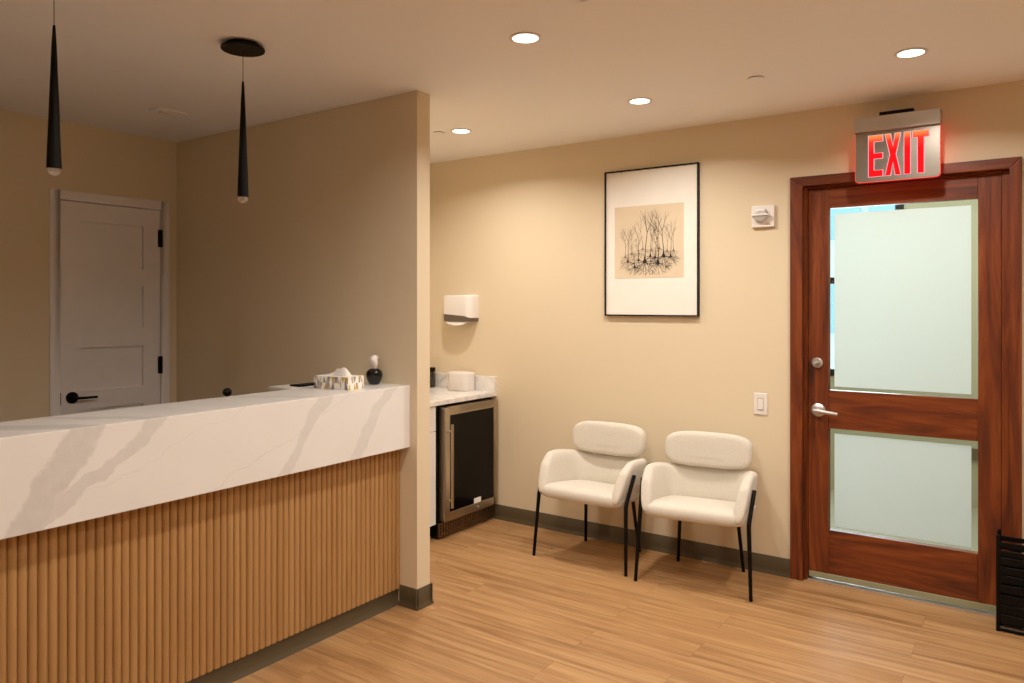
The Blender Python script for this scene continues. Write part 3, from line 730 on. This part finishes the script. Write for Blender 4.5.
# ------------------------------------------------------------------ chairs
def make_chair():
    root = thing('armchair', 'cream fabric armchair nearer the fridge', 'chair', (-2.174, 3.985, 0), 0, 'cream waiting chairs along the back wall')
    F = M['fabric']
    # wrap-around shell
    zb, ztop, th = .385, .606, .062
    path = []
    hw, yfr, yst, ybk = .268, -.222, .012, .212
    ns = 6
    for k in range(ns): path.append((hw, yfr + (yst - yfr) * k / ns))
    na = 16
    for k in range(na + 1):
        a = PI * k / na; c, s_ = math.cos(a), math.sin(a); e = 2 / 2.9
        path.append((hw * math.copysign(abs(c) ** e, c), yst + (ybk - yst) * abs(s_) ** e))
    for k in range(ns - 1, -1, -1): path.append((-hw, yfr + (yst - yfr) * k / ns))
    rings = []
    for i, (x, y) in enumerate(path):
        a = Vector(path[max(i - 1, 0)]); b_ = Vector(path[min(i + 1, len(path) - 1)]); d = (b_ - a).normalized()
        nrm = Vector((d.y, -d.x))      # outward
        if nrm.dot(Vector((x, y - .0))) < 0: nrm = -nrm
        front = max(0, min(1, (-.02 - y) / .185))
        zt = ztop - .032 * max(0, min(1, (y - .0) / .2)) - (.050 * (1 - math.sqrt(max(0, 1 - max(0, (front - .60) / .40) ** 2))))
        flare = .030
        ring = []
        for o, hz_ in ((-th * .92, zb + .004), (-th, zb + .05), (-th * 1.0, zt - .035), (-th * .80, zt - .006), (-th * .35, zt + .003), (-th * .05, zt - .012), (0, zt - .05), (0, zb + .05), (-.008, zb), (-th * .5, zb - .004)):
            f_ = (hz_ - zb) / (ztop - zb)
            oo = o + flare * f_
            sh_ = .085 * f_ * front
            ring.append((x + nrm.x * oo, y + nrm.y * oo + sh_, hz_))
        rings.append(ring)
    # rounded ends
    def endcap(r, dy, k):
        c = Vector((sum(p[0] for p in r) / len(r), sum(p[1] for p in r) / len(r), sum(p[2] for p in r) / len(r)))
        return [(c.x + (p[0] - c.x) * k, p[1] + dy, c.z + (p[2] - c.z) * (.5 + k / 2)) for p in r]
    rings = [endcap(rings[0], -.018, .55), endcap(rings[0], -.010, .9)] + rings + [endcap(rings[-1], -.010, .9), endcap(rings[-1], -.018, .55)]
    MB().rings(rings).build('arm_shell', F, root, local=True, smooth=80, sub=1)
    # seat cushion
    def se(hx_, y0, y1, z, e=4.5, n=40, crown=0):
        cy, hy_ = (y0 + y1) / 2, (y1 - y0) / 2; pts = []
        for k in range(n):
            a = 2 * PI * k / n; c, s_ = math.cos(a), math.sin(a)
            pts.append((hx_ * math.copysign(abs(c) ** (2 / e), c), cy + hy_ * math.copysign(abs(s_) ** (2 / e), s_), z))
        return pts
    def tilt(r, k=.12): return [(x, y, z - k * max(0, y + .18)) for x, y, z in r]
    MB().rings([se(.22, -.18, .15, .362, 6), se(.256, -.226, .185, .364, 7), se(.267, -.240, .195, .374, 7), se(.269, -.2445, .196, .392, 7), tilt(se(.267, -.242, .195, .414, 7), .05), tilt(se(.258, -.232, .19, .429, 7), .08), tilt(se(.235, -.20, .18, .437, 6)), tilt(se(.14, -.12, .11, .444)), tilt(se(.04, -.03, .03, .446))]).build('seat', F, root, local=True, smooth=80)
    # backrest pad: soft lozenge bent around the sitter
    def loz(hx_, hz_, y, n=56):
        pts = []; e = 3.7
        for k in range(n):
            a = 2 * PI * k / n; c, s_ = math.cos(a), math.sin(a)
            x = hx_ * math.copysign(abs(c) ** (2 / e), c); z = hz_ * math.copysign(abs(s_) ** (2 / e), s_)
            pts.append((x, y - .22 * x * x + .10 * z, .673 + z))
        return pts
    y0 = .176
    prof = [(.185, .040, -.034), (.218, .074, -.0335), (.234, .088, -.030), (.243, .0955, -.019), (.246, .098, 0), (.243, .0955, .019), (.234, .088, .030), (.218, .074, .0335), (.185, .040, .034)]
    MB().rings([loz(a, b_, y0 + c) for a, b_, c in prof]).build('backrest', F, root, local=True, smooth=80)
    # tubular legs
    for s_ in (-1, 1):
        MB().tube([(s_ * .303, -.212, .0005), (s_ * .287, -.180, .366), (s_ * .2875, -.172, .388), (s_ * .301, -.100, .535)], [.0095, .0115, .0115, .0105], 12).build('leg', M['black_metal'], root, local=True)
        MB().tube([(s_ * .186, .208, .0005), (s_ * .157, .160, .368)], [.0095, .0115], 12).build('leg', M['black_metal'], root, local=True)
    return root
ch = make_chair()
c2 = copy_tree(ch); c2.location = (-1.522, 3.987, 0); c2.rotation_euler = (0, 0, R(7)); c2['label'] = 'cream fabric armchair nearer the wooden door and light switch'

# ------------------------------------------------------------------ rack at the right edge
RK = thing('slatted_rack', 'low black slatted rack standing at the right edge beside the wooden door', 'rack', (-.03, 4.18, 0))
rx0, rx1, ry0, ry1, rh = -.166, .20, 4.116, 4.238, .440
for x in (rx0, rx1 - .016):
    for y in (ry0, ry1 - .016): MB().box(x, x + .016, y, y + .016, 0.0005, rh).build('post', M['black_plastic'], RK, bevel=.002)
MB().box(rx0 + .017, rx1 - .017, ry0 + .004, ry1 - .004, .012, .022).build('tray', M['grey_plastic'], RK)
z = .003; k = 0
hs = [.014, .040, .040, .040, .036, .034, .034, .032, .024, .022]; gaps = [.022, .005, .005, .010, .010, .005, .010, .008, .016, .014]
for h_, g_ in zip(hs, gaps):
    if z + h_ > rh: break
    sl = MB(); sl.box(rx0 + .0165, rx1 - .0165, ry0 + .001, ry0 + .007, z, z + h_).box(rx0 + .0165, rx1 - .0165, ry1 - .007, ry1 - .001, z, z + h_)
    sl.box(rx0 + .001, rx0 + .007, ry0 + .0165, ry1 - .0165, z, z + h_).box(rx1 - .007, rx1 - .001, ry0 + .0165, ry1 - .0165, z, z + h_)
    sl.build('slat', M['black_plastic'], RK, bevel=.001, seg=1); z += h_ + g_

# ------------------------------------------------------------------ ceiling fittings
def downlight(x, y, label):
    t_ = thing('recessed_downlight', label, 'ceiling light', (x, y, CEIL), 0, 'recessed ceiling downlights')
    MB().lathe([(.052, -.0005), (.062, -.0005), (.064, -.004), (.060, -.006), (.050, -.0045), (.050, -.0005)], (0, 0, 0), 40).build('trim_ring', M['white_plastic'], t_, local=True)
    MB().lathe([(0, -.0008), (.0495, -.0008), (.0495, -.003), (0, -.003)], (0, 0, 0), 40).build('lens', M['lens_on'], t_, local=True)
    return t_
LIT = [(-1.661, 2.47, 'lit recessed downlight nearest the camera, at the top centre'), (-.442, 3.538, 'lit recessed downlight above the exit sign'),
       (-1.693, 3.575, 'lit recessed downlight in front of the framed picture'), (-2.874, 3.575, 'lit recessed downlight above the fridge nook')]
for x, y, lb in LIT: downlight(x, y, lb)
LAMPS = [(x, y) for x, y, _ in LIT] + [(-.44, 2.47), (-1.66, 1.25), (-.44, 1.25), (-1.66, .0), (-.44, 0), (.8, 2.47), (.8, 1.0), (.8, 3.54)]
for i, (x, y) in enumerate(LAMPS):
    ld = bpy.data.lights.new('downlight_lamp', 'AREA'); ld.shape = 'DISK'; ld.size = .09
    ld.energy = 12.3 if i < 4 else 7.5; ld.color = (1, .905, .79); ld.spread = R(150)
    lo = bpy.data.objects.new('downlight_lamp', ld); COL.objects.link(lo); lo.location = (x, y, CEIL - .008)
def disc(x, y, lb, r):
    t_ = thing('sprinkler_cover', lb, 'sprinkler', (x, y, CEIL), 0)
    MB().lathe([(0, 0), (r * .9, 0), (r * .9, -.004), (0, -.004)], (0, 0, 0), 32).build('shadow_gap', M['grey_plastic'], t_, local=True)
    MB().lathe([(0, -.0042), (r, -.0042), (r, -.007), (r * .96, -.008), (0, -.008)], (0, 0, 0), 32).build('cover_plate', M['ceil'], t_, local=True)
disc(-1.081, 3.525, 'flat round sprinkler cover on the ceiling left of the exit sign', .040)
disc(-3.02, 3.538, 'flat round sprinkler cover on the ceiling beside the partition end', .040)
# square diffuser at the top edge, small flush vent over the desk area
AV = thing('ceiling_vent', 'corner of a square white ceiling vent at the top edge of the photo', 'vent', (-1.16, 2.14, CEIL))
mb = MB(); 
for a, b_ in ((.15, .135), ): mb.box(-a, a, -a, -b_, -.008, -.0005).box(-a, a, b_, a, -.008, -.0005).box(-a, -b_, -b_, b_, -.008, -.0005).box(b_, a, -b_, b_, -.008, -.0005)
mb.build('frame', M['ceil'], AV, local=True, bevel=.002)
for y in (-.09, -.045, 0, .045, .09): MB().box(-.134, .134, y - .012, y + .012, -.006, -.002).build('slat', M['ceil'], AV, local=True)
MB().box(-.134, .134, -.134, .134, -.0015, -.0005).build('backing', M['ceil'], AV, local=True)
FV = thing('ceiling_fitting', 'small flush white fitting on the dim ceiling near the white door', 'ceiling fitting', (-3.885, 2.30, CEIL), R(0))
MB().box(-.045, .045, -.085, .085, -.010, -.0005).build('plate', M['ceil'], FV, local=True, bevel=.001)
MB().box(-.02, .02, -.05, .05, -.018, -.0102).build('lens', M['white_plastic'], FV, local=True, bevel=.002)

# ------------------------------------------------------------------ pendants
PN = thing('pendant_lamp', 'slim black cone pendant nearer the partition wall', 'pendant lamp', (-2.637, 1.879, 1.905), 0, 'slim black pendants over the desk')
zc = CEIL - 1.905
MB().lathe([(0, zc - .0005), (.064, zc - .0005), (.064, zc - .014), (.083, zc - .015), (.085, zc - .018), (.085, zc - .024), (.083, zc - .026), (0, zc - .026)], (0, 0, 0), 48).build('canopy', M['black_metal'], PN, local=True)
MB().tube([(0, 0, .49), (0, 0, zc - .02)], .0013, 8).build('cord', M['black_plastic'], PN, local=True)
MB().lathe([(0, .493), (.0035, .493), (.0045, .485), (.0078, .43), (.0222, .030), (.0222, .026), (.019, .026), (.018, .030), (0, .030)], (0, 0, 0), 32).build('lamp_shade', M['black_metal'], PN, local=True)
MB().lathe([(.0195 * math.sin(PI * k / 14), .024 - .0195 * math.cos(PI * k / 14) - .003) for k in range(15)], (0, 0, 0), 28).build('crystal_lens', M['crystal'], PN, local=True, smooth=80)
P2_ = copy_tree(PN); P2_.location = (-2.637, 1.166, 1.916); P2_['label'] = 'slim black cone pendant at the left, in front of the white door'

# ------------------------------------------------------------------ added lobby fill lights, outside, camera
def area(x, y, z, sx, sy, e, col, rot=(0, 0, 0)):
    ld = bpy.data.lights.new('lobby_fill_light', 'AREA'); ld.shape = 'RECTANGLE'; ld.size = sx; ld.size_y = sy; ld.energy = e; ld.color = col
    lo = bpy.data.objects.new('lobby_fill_light', ld); COL.objects.link(lo); lo.location = (x, y, z); lo.rotation_euler = rot
area(-.4, 5.5, 2.58, 2.2, .9, 52, (1, .94, .82))  # added fill below the lobby ceiling, no fixture there; brightens lobby and film
area(-1.4, HY - .02, 1.7, 1.0, 1.4, 54, (.82, .91, 1), (R(-90), 0, 0))  # added upright panel at the window, stands in for daylight on the film
wd = bpy.data.worlds.new('World'); SC.world = wd; wd.use_nodes = True
nt = wd.node_tree; bg = nt.nodes['Background']
sky = nt.nodes.new('ShaderNodeTexSky'); sky.sky_type = 'HOSEK_WILKIE'; sky.turbidity = 3; sky.sun_direction = (.3, -.6, .7)
mxn = nt.nodes.new('ShaderNodeMix'); mxn.data_type = 'RGBA'; mxn.inputs[0].default_value = .6
nt.links.new(sky.outputs[0], mxn.inputs[6]); mxn.inputs[7].default_value = (.75, .88, 1, 1)
nt.links.new(mxn.outputs[2], bg.inputs[0]); bg.inputs[1].default_value = 3.2

cam = bpy.data.cameras.new('Camera'); co = bpy.data.objects.new('Camera', cam); COL.objects.link(co)
co.location = (0, 0, 1.5); co.rotation_euler = (R(90), 0, R(34.94))
cam.sensor_width = 36; cam.sensor_fit = 'HORIZONTAL'; cam.lens = 36 * 756 / 1024
cam.shift_y = -(341.5 - 304) / 1024; cam.clip_start = .05
SC.camera = co
SC.view_settings.view_transform = 'Standard'
SC.view_settings.look = 'None'
SC.view_settings.exposure = 0.0
SC.view_settings.gamma = 1.12
